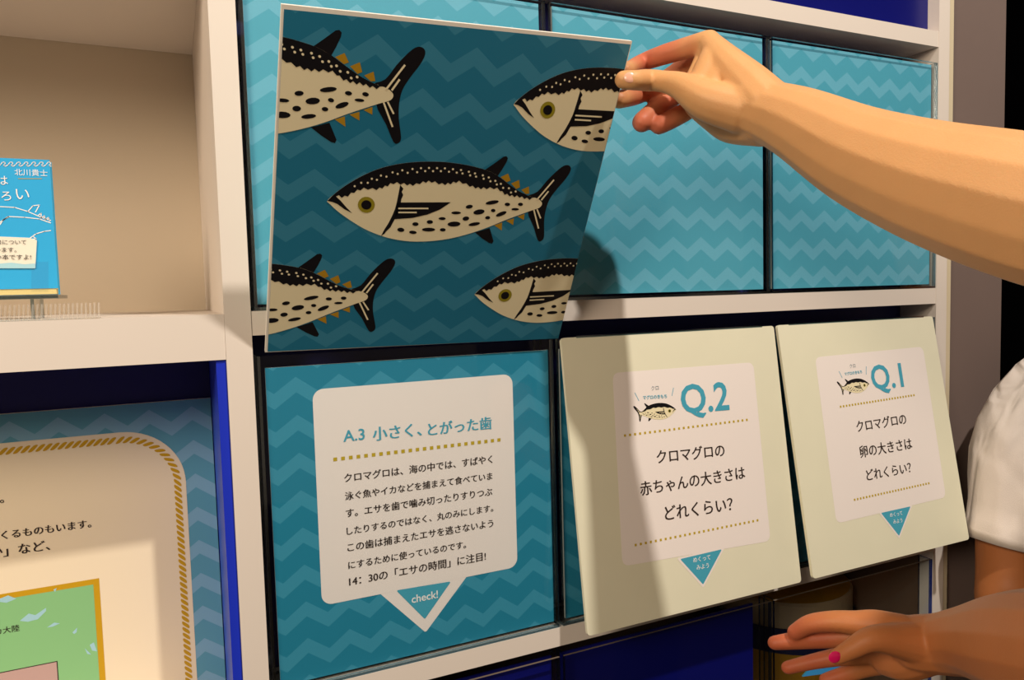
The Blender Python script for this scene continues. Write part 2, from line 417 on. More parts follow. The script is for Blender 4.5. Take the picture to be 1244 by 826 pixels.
px_text(m, AF, 'check!', (500, 732), (532, 726), WINK, .015, parent=ans)
lines = [('クロマグロは、海の中では、すばやく', (418, 580), (598, 566)),
         ('泳ぐ魚やイカなどを捕まえて食べていま', (419, 602), (598, 586)),
         ('す。エサを歯で噛み切ったりすりつぶ', (420, 622), (598, 606)),
         ('したりするのではなく、丸のみにします。', (421, 644), (599, 625)),
         ('この歯は捕まえたエサを逃さないよう', (422, 665), (599, 643)),
         ('にするために使っているのです。', (423, 686), (566, 669)),
         ('14：30の「エサの時間」に注目!', (424, 706), (590, 684))]
for s, a, b in lines: px_text(m, AF, s, a, b, INK, -.014, parent=ans)
m = Mesh(); a, b = AF.hit(407, 555), AF.hit(606, 537)
for i in range(24):
    t = i/23; u = a[0]+(b[0]-a[0])*t; v = (a[1]+b[1])/2
    m.poly(AF, [(u-.0019, v-.0019), (u+.0019, v-.0019), (u+.0019, v+.0019), (u-.0019, v+.0019)], .0004, DOT)
m.build('dotted_line', ans)

# ------------------------------------------------------------------ fish art (canonical outline read off the middle fish)
def C4(pts): return [(380+x*.2572, 180+y*.2574) for x, y in pts]
BODY = smooth_closed([(68, 248), (100, 216), (150, 178), (220, 136), (300, 100), (380, 78), (460, 66), (540, 62), (620, 64), (700, 74), (760, 86), (820, 103), (870, 128), (920, 165), (970, 200), (1020, 224), (1062, 238), (1082, 258), (1070, 280), (1030, 294), (980, 312), (900, 342), (820, 375), (730, 405), (640, 427), (550, 438), (460, 439), (380, 428), (310, 408), (240, 378), (170, 335), (115, 295), (80, 262)], 3)
TOPE = [(68, 248), (100, 216), (150, 178), (220, 136), (300, 100), (380, 78), (460, 66), (540, 62), (620, 64), (700, 74), (760, 86), (820, 103), (870, 128), (920, 165), (970, 200), (1020, 224), (1048, 232)]
LOWE = [(1048, 238), (1010, 237), (975, 228), (940, 224), (905, 214), (870, 190), (820, 188), (780, 187), (740, 176), (690, 157), (650, 165), (610, 168), (560, 157), (520, 160), (472, 172), (430, 168), (380, 164), (340, 180), (300, 192), (240, 190), (195, 205), (150, 228), (108, 222)]
def scallop(pts, amp=5, step=11):
    p = smooth_open(pts, 6); out = []; acc = 0; k = 0; last = p[0]
    for q in p:
        if (q-last).length >= step: out.append((q.x, q.y+(amp if k % 2 else -amp))); k += 1; last = q
    return out
BACKP = [tuple(q) for q in smooth_open(TOPE, 3)] + scallop(LOWE)
TAIL = smooth_closed([(1015, 224), (1060, 205), (1108, 150), (1160, 100), (1192, 80), (1214, 84), (1217, 105), (1195, 142), (1150, 195), (1118, 240), (1100, 290), (1092, 345), (1092, 415), (1080, 436), (1062, 434), (1042, 370), (1015, 300), (1060, 282), (1070, 258), (1050, 236)], 3)
DORS = [(812, 102), (850, 76), (900, 40), (914, 37), (921, 46), (916, 62), (895, 98), (872, 132), (840, 120)]
ANAL = [(765, 397), (835, 376), (853, 438), (846, 450), (832, 447), (800, 426)]
FINL = [[(886, 136), (922, 119), (934, 152), (915, 160)], [(936, 166), (974, 149), (978, 184), (960, 192)], [(984, 196), (1020, 180), (1022, 214), (1005, 216)],
        [(856, 363), (894, 350), (892, 388)], [(912, 342), (950, 330), (946, 362)], [(966, 322), (1000, 309), (996, 338)]]
GILL = [(412, 172), (427, 190), (419, 205), (426, 220), (417, 240), (414, 262), (402, 300), (388, 330), (380, 345), (366, 372), (345, 392), (338, 402), (322, 412), (336, 385), (358, 350), (374, 318), (388, 285), (396, 255), (404, 215)]
PECT = [(400, 255), (651, 254), (600, 288), (540, 312), (470, 328), (385, 334)]
MOUTH = [(68, 248), (106, 224), (130, 246), (158, 278), (186, 306), (150, 288), (115, 262), (90, 252)]
SPOTS = [(415, 384, 17, 10, 5), (472, 396, 18, 8, 5), (546, 383, 32, 9, 0), (613, 384, 14, 8, 0), (484, 357, 15, 9, 0), (552, 347, 15, 9, 0), (610, 331, 17, 7, 0), (676, 304, 23, 7, 0), (738, 275, 17, 9, -10), (666, 357, 31, 12, -3), (722, 331, 16, 10, -10), (784, 300, 27, 12, -10), (762, 357, 28, 8, -10), (825, 327, 12, 8, -5), (851, 293, 11, 8, 0), (846, 255, 32, 9, -10), (889, 309, 27, 9, -22), (918, 264, 13, 8, 0), (955, 287, 18, 6, 0), (980, 264, 12, 8, 0)]
WDOTS = [(197, 178), (228, 162), (259, 162), (278, 143), (302, 148), (321, 128), (347, 133), (376, 113), (400, 120), (422, 103), (447, 115), (470, 97), (492, 112), (510, 93), (530, 107), (548, 92), (567, 107), (586, 93), (604, 107), (623, 94), (642, 110), (661, 98), (679, 114), (699, 102), (706, 118), (736, 110), (742, 127), (765, 118), (770, 133), (802, 127), (806, 143), (830, 137), (838, 155), (861, 153), (868, 170), (887, 167), (898, 186), (925, 188), (935, 208), (957, 203)]
def fish_layers(small=False):
    L = [(TAIL, BLACK), (DORS, BLACK), (ANAL, BLACK)] + ([] if small else [(f, MUST) for f in FINL])
    L2 = [(BODY, FISHW)]
    L3 = [(BACKP, BLACK), (GILL, BLACK), (PECT, BLACK), (MOUTH, BLACK), (ellipse(252, 266, 40, 38), OLIVE)]
    L3 += [(ellipse(x, y, rx, ry, math.radians(r), 12), BLACK) for x, y, rx, ry, r in SPOTS]
    L4 = [(ellipse(252, 266, 24, 22), BLACK)]
    if not small:
        L4 += [(ellipse(x, y, 5.2, 5.2, 0, 8), FISHW) for x, y in WDOTS]
    L4 += [(strip((403, 283), (545, 283), 7), FISHW), (strip((403, 302), (490, 302), 7), FISHW),
           (strip((1060, 239), (1138, 148), 7), FISHW), (strip((1078, 244), (1112, 202), 7), FISHW),
           (strip((1043, 290), (1065, 378), 7), FISHW), (strip((1058, 287), (1075, 330), 7), FISHW)]
    return [L, L2, L3, L4]

# ------------------------------------------------------------------ the lifted fish card
BL = on_y(322, 428, -.003); BR = on_y(678, 411, -.003)
vdir = Vector((0, -.1615, .2786))
n0 = (BR-BL).normalized()
FF = Frame(BL, n0, vdir)
corners = [FF.hit(322, 428), FF.hit(678, 411), FF.hit(768, 50), FF.hit(342, 5)]
fc = thing('question_card', 'blue card with printed fish, lifted by the pinching hand above the A.3 answer', 'card', tuple(BL), 'hinged question cards on the cases')
m = Mesh(); m.slab(FF, corners, -.0038, 0, CORE, CORE, CREAM); m.build('board', fc)
cx = sum(c[0] for c in corners)/4; cy = sum(c[1] for c in corners)/4
face = [FF.hit(325, 427), FF.hit(678.2, 411), FF.hit(766, 54), FF.hit(345, 11)]
m = Mesh(); m.add([FF.P(u, v, .0002) for u, v in face], [(0, 1, 2, 3)], W_FISH, face); m.build('wave_print', fc)
for du, dv, lab in ((0, 0, 'whole fish in the middle'), (.1564, -.0966, 'fish front half at lower right'), (.1587, .0990, 'fish front half at upper right'),
                    (-.1615, .0913, 'fish tail half at upper left'), (-.1645, -.1020, 'fish tail half at lower left')):
    m = Mesh()
    for k, lay in enumerate(fish_layers()):
        for j, (pts, mt) in enumerate(lay):
            p = [FF.hit(*q) for q in C4(pts)]; p = [(a+du, b+dv) for a, b in p]
            m.poly(FF, p, .0003+.00012*k, mt, clip=face)
    m.build('printed_fish', fc)['label'] = lab

# ------------------------------------------------------------------ hanging question cards Q.2 and Q.1
def hang_card(x0, x1, z0, theta, h, label, yb=-.003):
    vd = Vector((0, math.sin(theta), math.cos(theta)))          # pointing up the card, bottom swings out
    o = Vector((x0, yb, z0)); fr = Frame(o-vd*h, (1, 0, 0), vd)
    r = thing('question_card', label, 'card', (x0, yb, z0), 'hinged question cards on the cases')
    q = [(0, 0), (x1-x0, 0), (x1-x0, h), (0, h)]
    m = Mesh()
    out = rrect(0, x1-x0, 0, h, .004, 3)
    n = len(out); f = [fr.P(u, v, 0) for u, v in out]; b = [fr.P(u, v, -.0040) for u, v in out]
    m.add(f, [tuple(range(n))], CREAM); m.add(b, [tuple(range(n))[::-1]], CORE)
    for i in range(n): m.add([f[i], b[i], b[(i+1) % n], f[(i+1) % n]], [(0, 1, 2, 3)], CREAM)
    m.build('board', r)
    m = Mesh(); m.box(x0+.02, x1-.02, -.0032, .0006, z0-.001, z0+.0015, RIM); m.build('hinge', r)
    return r, fr
q2, F2 = hang_card(.356, .6750, -.0545, .141, .333, 'cream Q.2 card hanging between the A.3 answer and the Q.1 card')
q1, F1 = hang_card(.681, .9880, -.0540, .186, .328, 'cream Q.1 card hanging at the right end of the row')
def small_fish(m, fr, c, wd, rot, h):
    """fish facing right, wd long, centred on c"""
    s = wd/1150.0; cr, sr = math.cos(rot), math.sin(rot)
    for k, lay in enumerate(fish_layers(True)):
        for pts, mt in lay:
            p = [(-(x-640)*s, -(y-250)*s) for x, y in pts]; p = [(c[0]+a*cr-b*sr, c[1]+a*sr+b*cr) for a, b in p]
            m.poly(fr, p, h+.00008*k, mt)
def qprint(r, fr, L):
    m = Mesh(); box = [fr.hit(*p) for p in L['box']]
    m.poly(fr, rquad(box, .010), .0002, PINKW); m.build('white_box', r)
    m = Mesh(); t = [fr.hit(*p) for p in L['tri']]
    c = (sum(a[0] for a in t)/3, sum(a[1] for a in t)/3)
    m.poly(fr, rquad([(c[0]+(a[0]-c[0])*1.16, c[1]+(a[1]-c[1])*1.16) for a in t], .002), .00025, PINKW)
    m.poly(fr, rquad(t, .0012), .00032, CYAN); m.build('pointer', r)['label'] = 'blue triangle pointer'
    m = Mesh()
    for s, p, q, mt, bd in L['text']: px_text(m, fr, s, p, q, mt, bd, flat=False, parent=r)
    for p, q in L['ticks']:
        m = Mesh(); m.poly(fr, strip(fr.hit(*p), fr.hit(*q), .0008), .0004, CYAN); m.build('accent_stroke', r)
    m = Mesh(); c = fr.hit(*L['fish'][0]); e = [fr.hit(*p) for p in L['fish'][1]]
    d = Vector(e[1])-Vector(e[0]); small_fish(m, fr, c, d.length, math.atan2(d.y, d.x), .0004); m.build('printed_fish', r)
    for p, q in L['dots']:
        m = Mesh(); a, b = Vector(fr.hit(*p)), Vector(fr.hit(*q)); e = (b-a).normalized()*.0014; n = Vector((-e.y, e.x))
        for i in range(27):
            o = a+(b-a)*(i/26); m.poly(fr, [tuple(o-e-n), tuple(o+e-n), tuple(o+e+n), tuple(o-e+n)], .0004, DOT)
        m.build('dotted_line', r)
qprint(q2, F2, dict(
    box=((756, 688), (936, 657), (915, 440), (744, 453)),
    tri=((826, 679), (854, 710), (877, 667)),
    text=[('Q.2', (828, 502), (886, 497), CYAN, .018),
          ('クロマグロの', (798, 562), (880, 553), INK, -.014), ('赤ちゃんの大きさは', (778, 601), (905, 580), INK, -.014),
          ('どれくらい？', (808, 631), (890, 619), INK, -.014), ('めくって', (842, 683), (863, 679), WINK, .008), ('みよう', (846, 692), (861, 689), WINK, .008),
          ('マグロのきもち', (781, 485), (810, 483), CYAN, .02), ('クロ', (791, 474), (800, 473), GREY_INK, .01)],
    ticks=[((771, 477), (776, 487)), ((818, 471), (816, 481))],
    fish=((796, 500), ((771, 502), (822, 497))),
    dots=[((759, 529), (907, 510)), ((772, 662), (920, 632))]))
qprint(q1, F1, dict(
    box=((1016, 636), (1149, 604), (1121, 421), (990, 434)),
    tri=((1070, 623), (1092, 651), (1106, 615)),
    text=[('Q.1', (1060, 473), (1098, 469), CYAN, .018),
          ('クロマグロの', (1041, 524), (1101, 514), INK, -.014), ('卵の大きさは', (1045, 555), (1108, 544), INK, -.014),
          ('どれくらい？', (1053, 583), (1107, 573), INK, -.014), ('めくって', (1081, 628), (1096, 625), WINK, .008), ('みよう', (1085, 636), (1096, 634), WINK, .008),
          ('マグロのきもち', (1026, 456), (1047, 453), CYAN, .02), ('クロ', (1032, 447), (1039, 446), GREY_INK, .01)],
    ticks=[((1019, 451), (1023, 459)), ((1052, 445), (1052, 455))],
    fish=((1037, 469), ((1019, 471), (1057, 466))),
    dots=[((1021, 494), (1110, 480)), ((1038, 607), (1128, 587))]))

# ------------------------------------------------------------------ information board in the lower left bay
YB = .15
ib = thing('information_board', 'cream information board with gold rope border and map in the lower left bay', 'board', (-.3, YB, -.4415))
IF = Y_frame(0, YB, 0)
x1 = -.0100; ztop = -.1105
m = Mesh(); m.slab(IF, [(-.60, -.4415), (x1, -.4415), (x1, ztop), (-.60, ztop)], -.006, 0, W_INFO, CORE); m.build('printed_board', ib)
PAN = mat('info_cream', (246, 230, 200), .5, .25)
m = Mesh()
e = [IF.hit(*p) for p in ((0, 536), (130, 529), (228, 620), (240, 826))]
ru = (e[3][0]+IF.hit(232, 700)[0])/2; rv = (e[0][1]+e[1][1])/2
m.poly(IF, rrect(-.56, ru, -.80, rv, .062, 14), .0002, PAN, clip=[(-.6, -.4413), (x1, -.4413), (x1, ztop), (-.6, ztop)])
m.build('cream_panel', ib)
m = Mesh(); inset = .0085; R = .062-inset
path = []
L0 = ru-inset-R; V0 = rv-inset
step = .0065
x = -.50
while x < L0-step*.6: path.append(((x, V0), 0.0)); x += step
k = int(R*PI/2/step)
for i in range(k+1):
    a = PI/2*(1-i/k); path.append(((L0+R*math.cos(a), V0-R+R*math.sin(a)), -(PI/2-a)))
z = V0-R-step
while z > -.437: path.append(((ru-inset, z), -PI/2)); z -= step
for (u, v), a in path:
    c, s = math.cos(a), math.sin(a)
    q = [(-.0046, -.0030), (-.0008, -.0030), (.0046, .0030), (.0008, .0030)]
    q = smooth_closed(q, 3)
    m.poly(IF, [(u+p[0]*c-p[1]*s, v+p[0]*s+p[1]*c) for p in q], .0004, GOLD)
m.build('rope_border', ib)
GREEN = mat('map_green', (142, 200, 138), .5, .25); LAKE = mat('map_lake', (168, 214, 226), .5, .25); MAUVE = mat('map_mauve', (196, 164, 158), .5, .25)
m = Mesh()
c0 = IF.hit(120, 703); c1 = IF.hit(129, 826); mu = (c0[0]+c1[0])/2; mv = (c0[1]+IF.hit(0, 721)[1])/2
m.poly(IF, [(-.50, -.4412), (mu, -.4412), (mu, mv), (-.50, mv)], .0003, GOLD)
m.poly(IF, [(-.494, -.4410), (mu-.0058, -.4410), (mu-.0058, mv-.0058), (-.494, mv-.0058)], .0004, GREEN)
lk = [[(0, 727), (10, 723), (20, 727), (8, 732), (0, 731)], [(24, 754), (35, 745), (43, 747), (56, 738), (56, 742), (46, 752), (34, 755)], [(57, 762), (66, 756), (73, 757), (64, 761)],
      [(88, 768), (94, 762), (93, 768), (90, 770)], [(103, 787), (111, 795), (106, 794)], [(109, 783), (114, 780), (118, 791), (112, 790)], [(65, 716), (69, 714), (67, 719)]]
for l in lk: m.poly(IF, [IF.hit(*p) for p in l][::-1], .0005, LAKE)
g = [IF.hit(*p) for p in ((70, 804), (72, 826))]; gv = (g[0][1]+IF.hit(0, 815)[1])/2
m.poly(IF, [(-.47, -.4418), (g[0][0], -.4418), (g[0][0], gv), (-.47, gv)], .0005, INK)
m.poly(IF, [(-.47, -.4418), (g[0][0]-.0009, -.4418), (g[0][0]-.0009, gv-.0009), (-.47, gv-.0009)], .0006, MAUVE)
lk2 = IF.hit(0, 824); m.poly(IF, ellipse(lk2[0], -.4155, .006, .0028), .0007, LAKE)
m.build('printed_map', ib)['label'] = 'gold-framed green map'
m = Mesh()
px_text(m, IF, 'てくるものもいます。', (-14, 653), (111, 643), INK, -.018, parent=ib)
px_text(m, IF, '「いか」など、', (-38, 678), (61, 670), INK, -.018, parent=ib)
px_text(m, IF, '。', (0, 610), (5, 610), INK, .01, parent=ib)
px_text(m, IF, 'カ大陸', (-6, 771), (24, 765), INK, -.01, parent=ib)

# ------------------------------------------------------------------ book on its stand and the ribbed strip
YK = .10
bk = thing('book', 'light blue paperback with white line-drawn fish, standing in the upper left bay', 'book', (-.19, YK, .004))
bx1 = on_y(66, 195, YK).x-.004; bz0 = .0090; bz1 = on_y(30, 193, YK).z; bx0 = bx1-.105
COVER = mat('book_cover', (52, 172, 230), .3, .4, coat=.3); PAGES = mat('book_pages', (226, 205, 140), .8, .1)
BF = Y_frame(0, YK, 0)
m = Mesh(); m.box(bx0, bx1, YK, YK+.0008, bz0+.006, bz1, COVER); m.box(bx0, bx1, YK+.013, YK+.0138, bz0, bz1, COVER); m.box(bx0, bx0+.0008, YK+.0008, YK+.013, bz0, bz1, COVER)
m.build('cover', bk)
m = Mesh(); m.box(bx0+.001, bx1-.0015, YK+.0009, YK+.0129, bz0+.0005, bz1-.001, PAGES); m.build('pages', bk)
m = Mesh()
b0, b1 = IF, IF
px_text(m, BF, '北川貴士', (18, 213), (58, 213), WINK, 0, parent=bk)
m.poly(BF, strip(BF.hit(22, 217), BF.hit(51, 217), .0006), .0003, DOT); m.build('underline', bk); m = Mesh()
px_text(m, BF, 'は', (-3, 224), (10, 224), WINK, .0, parent=bk)
px_text(m, BF, 'ろ', (2, 243), (14, 243), WINK, .0, parent=bk)
px_text(m, BF, 'い', (20, 242), (36, 242), WINK, .0, parent=bk)
for i in range(7):
    x = -2+i*9.2; pts = [BF.hit(x+a, 202-b) for a, b in ((0, 0), (3, 2), (5, 5), (8, 5), (8.5, 2.5), (6.8, 2), (7, .5), (9.2, 0))]
    polyline(m, BF, pts, .0007, .0004, WINK)
m.build('printed_waves', bk); m = Mesh()
for pts in ([(0, 251), (18, 252), (34, 257), (50, 264), (62, 268)], [(0, 270), (10, 263), (30, 264), (48, 266), (62, 271)], [(34, 257), (40, 250), (48, 249), (43, 258)],
            [(0, 273), (4, 267), (11, 263)], [(34, 291), (44, 284), (54, 281), (62, 280)], [(34, 291), (44, 290), (40, 287)], [(46, 262), (50, 259), (50, 265), (54, 262), (55, 267), (59, 264), (60, 269)]):
    polyline(m, BF, [BF.hit(*p) for p in pts], .0008, .0004, WINK)
m.build('printed_fish_outline', bk)
m = Mesh(); q = [BF.hit(*p) for p in ((-10, 326), (43, 326), (45, 292), (36, 289), (-10, 287))]
NOTE = mat('paper_note', (236, 230, 214), .7, .1)
m.add([BF.P(u, v, .0012) for u, v in q]+[BF.P(u, v, .0002) for u, v in q], [(0, 1, 2, 3, 4), (9, 8, 7, 6, 5)]+[(i, i+5, (i+1) % 5+5, (i+1) % 5) for i in range(5)], NOTE)
q = [BF.hit(*p) for p in ((-10, 326), (43, 326), (43, 320), (30, 321), (14, 319), (-10, 321))]
m.poly(BF, q, .0014, LAKE)
NF = Y_frame(0, YK-.0014, 0)
px_text(m, NF, 'ロについて', (-4, 297), (32, 296), INK, .0, parent=bk)
px_text(m, NF, 'います。', (-6, 306), (20, 306), INK, .0, parent=bk)
px_text(m, NF, 'い本ですよ!', (-5, 315), (38, 315), INK, .0, parent=bk)
m.build('handwritten_note', bk)['label'] = 'white handwritten note taped to the cover'
m = Mesh(); q = [BF.hit(*p) for p in ((38, 354), (59, 354), (59, 318), (38, 318))]
m.poly(BF, q, .0005, acrylic('clear_tape', (.98, .99, 1), .06, .25)); m.build('tape', bk)
st = thing('book_stand', 'clear acrylic book stand under the light blue paperback', 'stand', (-.2, YK, -.0141))
m = Mesh(); pane_box(m, bx0, bx1+.002, YK-.018, YK+.05, .0052, .0085, 'z'); m.build('tray', st)
m = Mesh(); pane_box(m, bx0, bx1+.002, YK-.021, YK-.0182, .0052, .0140, 'y'); m.build('lip', st)
for x in (bx0+.01, bx1-.022):
    m = Mesh(); pane_box(m, x, x+.003, YK-.012, YK+.045, -.0140, .0050, 'x'); m.build('leg', st)
m = Mesh(); pane_box(m, bx0, bx1-.02, YK+.0505, YK+.0535, .0052, .075, 'y'); m.build('back_rest', st)
STRIP = acrylic('ribbed_clear_plastic', (.95, .92, .86), .10, .5)
p0 = on_y(120, 383, .004)
rs = thing('ribbed_strip', 'translucent ribbed plastic strip lying on the white shelf edge below the book', 'strip', (-.2, .012, -.0141))
m = Mesh(); xe = p0.x
m.box(-.42, xe, .003, .024, -.0140, -.0132, STRIP); m.build('band', rs)
n = 70
me0 = None
for i in range(n):
    x = xe-.0022-i*.0034
    if me0 is None:
        mm = Mesh(); mm.add([(x, .022, -.0132), (x+.0014, .022, -.0132), (x+.0014, .030, .0000), (x, .030, .0000), (x, .024, -.0132), (x+.0014, .024, -.0132), (x+.0014, .0315, .0000), (x, .0315, .0000)],
               [(0, 1, 2, 3), (7, 6, 5, 4), (0, 4, 5, 1), (2, 6, 7, 3), (0, 3, 7, 4), (1, 5, 6, 2)], STRIP)
        me0 = mm.build('rib', rs)
    else:
        o = me0.copy(); COL.objects.link(o); o.parent = rs; o.location.x = -i*.0034

# ------------------------------------------------------------------ drum and blue tag inside the lower right bay
def lathe(m, c, prof, mt, n=40):
    base = len(m.v)
    vs = [(c[0]+r*math.cos(2*PI*i/n), c[1]+r*math.sin(2*PI*i/n), c[2]+z) for r, z in prof for i in range(n)]
    m.add(vs, [(k*n+i, k*n+(i+1) % n, (k+1)*n+(i+1) % n, (k+1)*n+i) for k in range(len(prof)-1) for i in range(n)], mt)
DX, DY, DR = .885, .20, .115
dr = thing('drum', 'cream and mustard drum with a navy band inside the lower right bay', 'drum', (DX, DY, -.770))
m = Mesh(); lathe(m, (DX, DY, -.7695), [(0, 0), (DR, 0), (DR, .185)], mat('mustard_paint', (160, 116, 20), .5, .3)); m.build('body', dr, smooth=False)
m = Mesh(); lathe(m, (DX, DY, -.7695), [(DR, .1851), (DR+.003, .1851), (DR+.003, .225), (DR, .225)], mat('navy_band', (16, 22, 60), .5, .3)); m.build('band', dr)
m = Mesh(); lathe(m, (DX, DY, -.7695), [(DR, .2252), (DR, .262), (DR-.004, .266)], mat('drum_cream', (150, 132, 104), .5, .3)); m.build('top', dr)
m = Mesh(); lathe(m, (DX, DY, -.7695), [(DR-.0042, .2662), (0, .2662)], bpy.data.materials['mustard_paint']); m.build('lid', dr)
bt = Frame(at(1000, 812, 1.07), RT, UP)
m = Mesh(); m.slab(bt, [(-.030, -.012), (.030, -.004), (.034, .012), (-.010, .010)], -.003, 0, mat('tag_blue', (60, 150, 215), .4, .3), CYAN)
tag(m.build('blue_tag'), 'small light blue tag behind the fingers of the lower hand', 'tag')

# ------------------------------------------------------------------ people
def limb(bm, pts, radii, n=14, sub=5):
    """closed tapered tube through pts"""
    P = smooth_open(pts, sub); R = [q.x for q in smooth_open([(r, 0) for r in radii], sub)]
    # round the ends
    rows = []
    t0 = (P[0]-P[1]).normalized(); t1 = (P[-1]-P[-2]).normalized()
    for a in (80, 55, 28): a = math.radians(a); rows.append((P[0]+t0*R[0]*math.sin(a), R[0]*math.cos(a), -t0))
    for i, p in enumerate(P):
        t = (P[min(i+1, len(P)-1)]-P[max(i-1, 0)]).normalized(); rows.append((p, R[i], t))
    for a in (28, 55, 80): a = math.radians(a); rows.append((P[-1]+t1*R[-1]*math.sin(a), R[-1]*math.cos(a), t1))
    x = rows[0][2].orthogonal().normalized(); rings = []
    for p, r, t in rows:
        x = (x-t*x.dot(t)).normalized(); y = t.cross(x)
        rings.append([bm.verts.new(p+(x*math.cos(2*PI*k/n)+y*math.sin(2*PI*k/n))*r) for k in range(n)])
    for a, b in zip(rings, rings[1:]):
        for k in range(n): bm.faces.new((a[k], a[(k+1) % n], b[(k+1) % n], b[k]))
    bm.faces.new(rings[0][::-1]); bm.faces.new(rings[-1])
def sculpt(name, chains, mt, parent, voxel=.0016, smooth=6, factor=.5, blush=()):
    """one continuous surface grown over the chains; chain = [(px, py, depth, radius in px)] or [(Vector, radius)]"""
    bm = bmesh.new()
    for ch in chains:
        if len(ch[0]) == 4: limb(bm, [at(a, b, d) for a, b, d, r in ch], [r*d/F_PX for a, b, d, r in ch])
        else: limb(bm, [p for p, r in ch], [r for p, r in ch], n=20)
    bmesh.ops.recalc_face_normals(bm, faces=bm.faces)
    L = parent.location
    bmesh.ops.translate(bm, vec=-L, verts=bm.verts)
    me = bpy.data.meshes.new('tmp'); bm.to_mesh(me); bm.free()
    o = bpy.data.objects.new('tmp', me); COL.objects.link(o)
    r = o.modifiers.new('r', 'REMESH'); r.mode = 'VOXEL'; r.voxel_size = voxel; r.use_smooth_shade = True
    s = o.modifiers.new('s', 'SMOOTH'); s.iterations = smooth; s.factor = factor
    bpy.context.view_layer.update()
    m2 = bpy.data.meshes.new_from_object(o.evaluated_get(bpy.context.evaluated_depsgraph_get()))
    bpy.data.objects.remove(o)
    m2.materials.clear(); m2.materials.append(mt); m2.polygons.foreach_set('use_smooth', [True]*len(m2.polygons))
    if blush:
        at_ = m2.attributes.new('blush', 'FLOAT', 'POINT'); B = [(at(a, b, d)-L, r*d/F_PX, k) for a, b, d, r, k in blush]
        for i, v in enumerate(m2.vertices):
            x = max(k*max(0, 1-((v.co-p).length/r)**2) for p, r, k in B); at_.data[i].value = x
    ob = bpy.data.objects.new(name, m2); COL.objects.link(ob); ob.parent = parent
    return ob
def nail(parent, px, py, d, rx, ry, rot, mt):
    c = at(px, py, d); s = d/F_PX
    x = (RT*math.cos(rot)+UP*math.sin(rot)); y = (-RT*math.sin(rot)+UP*math.cos(rot)); n = -FWD
    m = Mesh(); N = 16; rings = [(0, 1), (.5, .86), (.8, .55), (1, 0)]
    vs = [c+n*.0005]; 
    for r, h in rings[1:]:
        vs += [c+x*(r*rx*s*math.cos(2*PI*k/N))+y*(r*ry*s*math.sin(2*PI*k/N))+n*(.0012*h-.0006) for k in range(N)]
    fs = [(0, 1+k, 1+(k+1) % N) for k in range(N)]
    for q in range(2): fs += [(1+q*N+k, 1+(q+1)*N+k, 1+(q+1)*N+(k+1) % N, 1+q*N+(k+1) % N) for k in range(N)]
    m.add(vs, fs, mt); return m.build('thumbnail', parent, smooth=True)
def card_depth(px, py):
    r = ray(px, py); return (FF.o-EYE).dot(FF.n)/r.dot(FF.n)
d0 = card_depth(752, 97)
pa = thing('person', 'bare arm reaching in from the right, pinching the lifted fish card', 'person', tuple(at(1320, 280, .40)))
up_hand = [
    [(758, 97, d0-.0120, 11.5), (771, 97.5, d0-.013, 12), (787, 97.5, .690, 13.2), (806, 99, .682, 13), (828, 105, .672, 17), (858, 122, .660, 24), (900, 134, .652, 28)],
    [(760, 86, d0+.0125, 9), (780, 76, .735, 10.5), (805, 67, .720, 12), (835, 58, .705, 13), (861, 51, .690, 14.5)],
    [(752, 121, card_depth(752, 121)+.0135, 11), (776, 114, .745, 12), (808, 98, .745, 12), (840, 76, .730, 13), (868, 62, .705, 15)],
    [(780, 148.5, .735, 12.5), (793, 137, .745, 12.5), (812, 122, .752, 12), (838, 102, .745, 12.5), (866, 88, .725, 16)],
    [(801, 152, .735, 11.5), (815, 145, .735, 12), (834, 135, .735, 11.5), (856, 118, .725, 13), (878, 105, .705, 18)],
    [(850, 102, .672, 15), (862, 80, .676, 17), (868, 62, .682, 15)],
    [(866, 108, .667, 17), (876, 86, .671, 18), (876, 68, .680, 15)],
    [(842, 100, .680, 12), (852, 82, .690, 13), (858, 66, .692, 13)],
    [(861, 52, .690, 14.5), (880, 76, .672, 22), (905, 104, .658, 30), (928, 131, .645, 36)],
    [(868, 66, .705, 15), (885, 92, .685, 26), (910, 118, .665, 34), (930, 134, .648, 37)],
    [(868, 98, .720, 18), (884, 115, .700, 26), (905, 133, .675, 34), (935, 140, .645, 37)],
    [(846, 128, .715, 15), (868, 140, .700, 20), (890, 150, .685, 24), (925, 148, .655, 30)],
    [(905, 128, .656, 34), (935, 137, .642, 37), (975, 153, .618, 44.5), (1045, 190, .578, 58.5), (1124, 220, .538, 72), (1205, 243, .505, 84), (1290, 264, .475, 92), (1370, 282, .445, 93), (1440, 300, .42, 92)],
]
ua = [(at(1400, 290, .435), .042), (Vector((.54, -.505, .05)), .046), (Vector((.60, -.51, .07)), .049), (Vector((.72, -.54, .12)), .055)]  # unseen upper arm, routed so its shadow falls on the lower forearm
up_hand.append(ua)
arm1 = sculpt('arm', up_hand, SKIN, pa, blush=[(a, b, d, 42, .85) for a, b, d in ((762, 84, .73), (785, 74, .73), (810, 66, .72), (755, 119, .74), (780, 112, .745), (778, 152, .735), (800, 153, .735), (815, 135, .745))]+[(752, 100, .70, 28, .5), (838, 60, .70, 22, .5)])
nail(pa, 765.5, 93.5, d0-.012-.0098, 7.5, 6.6, .05, NAIL)
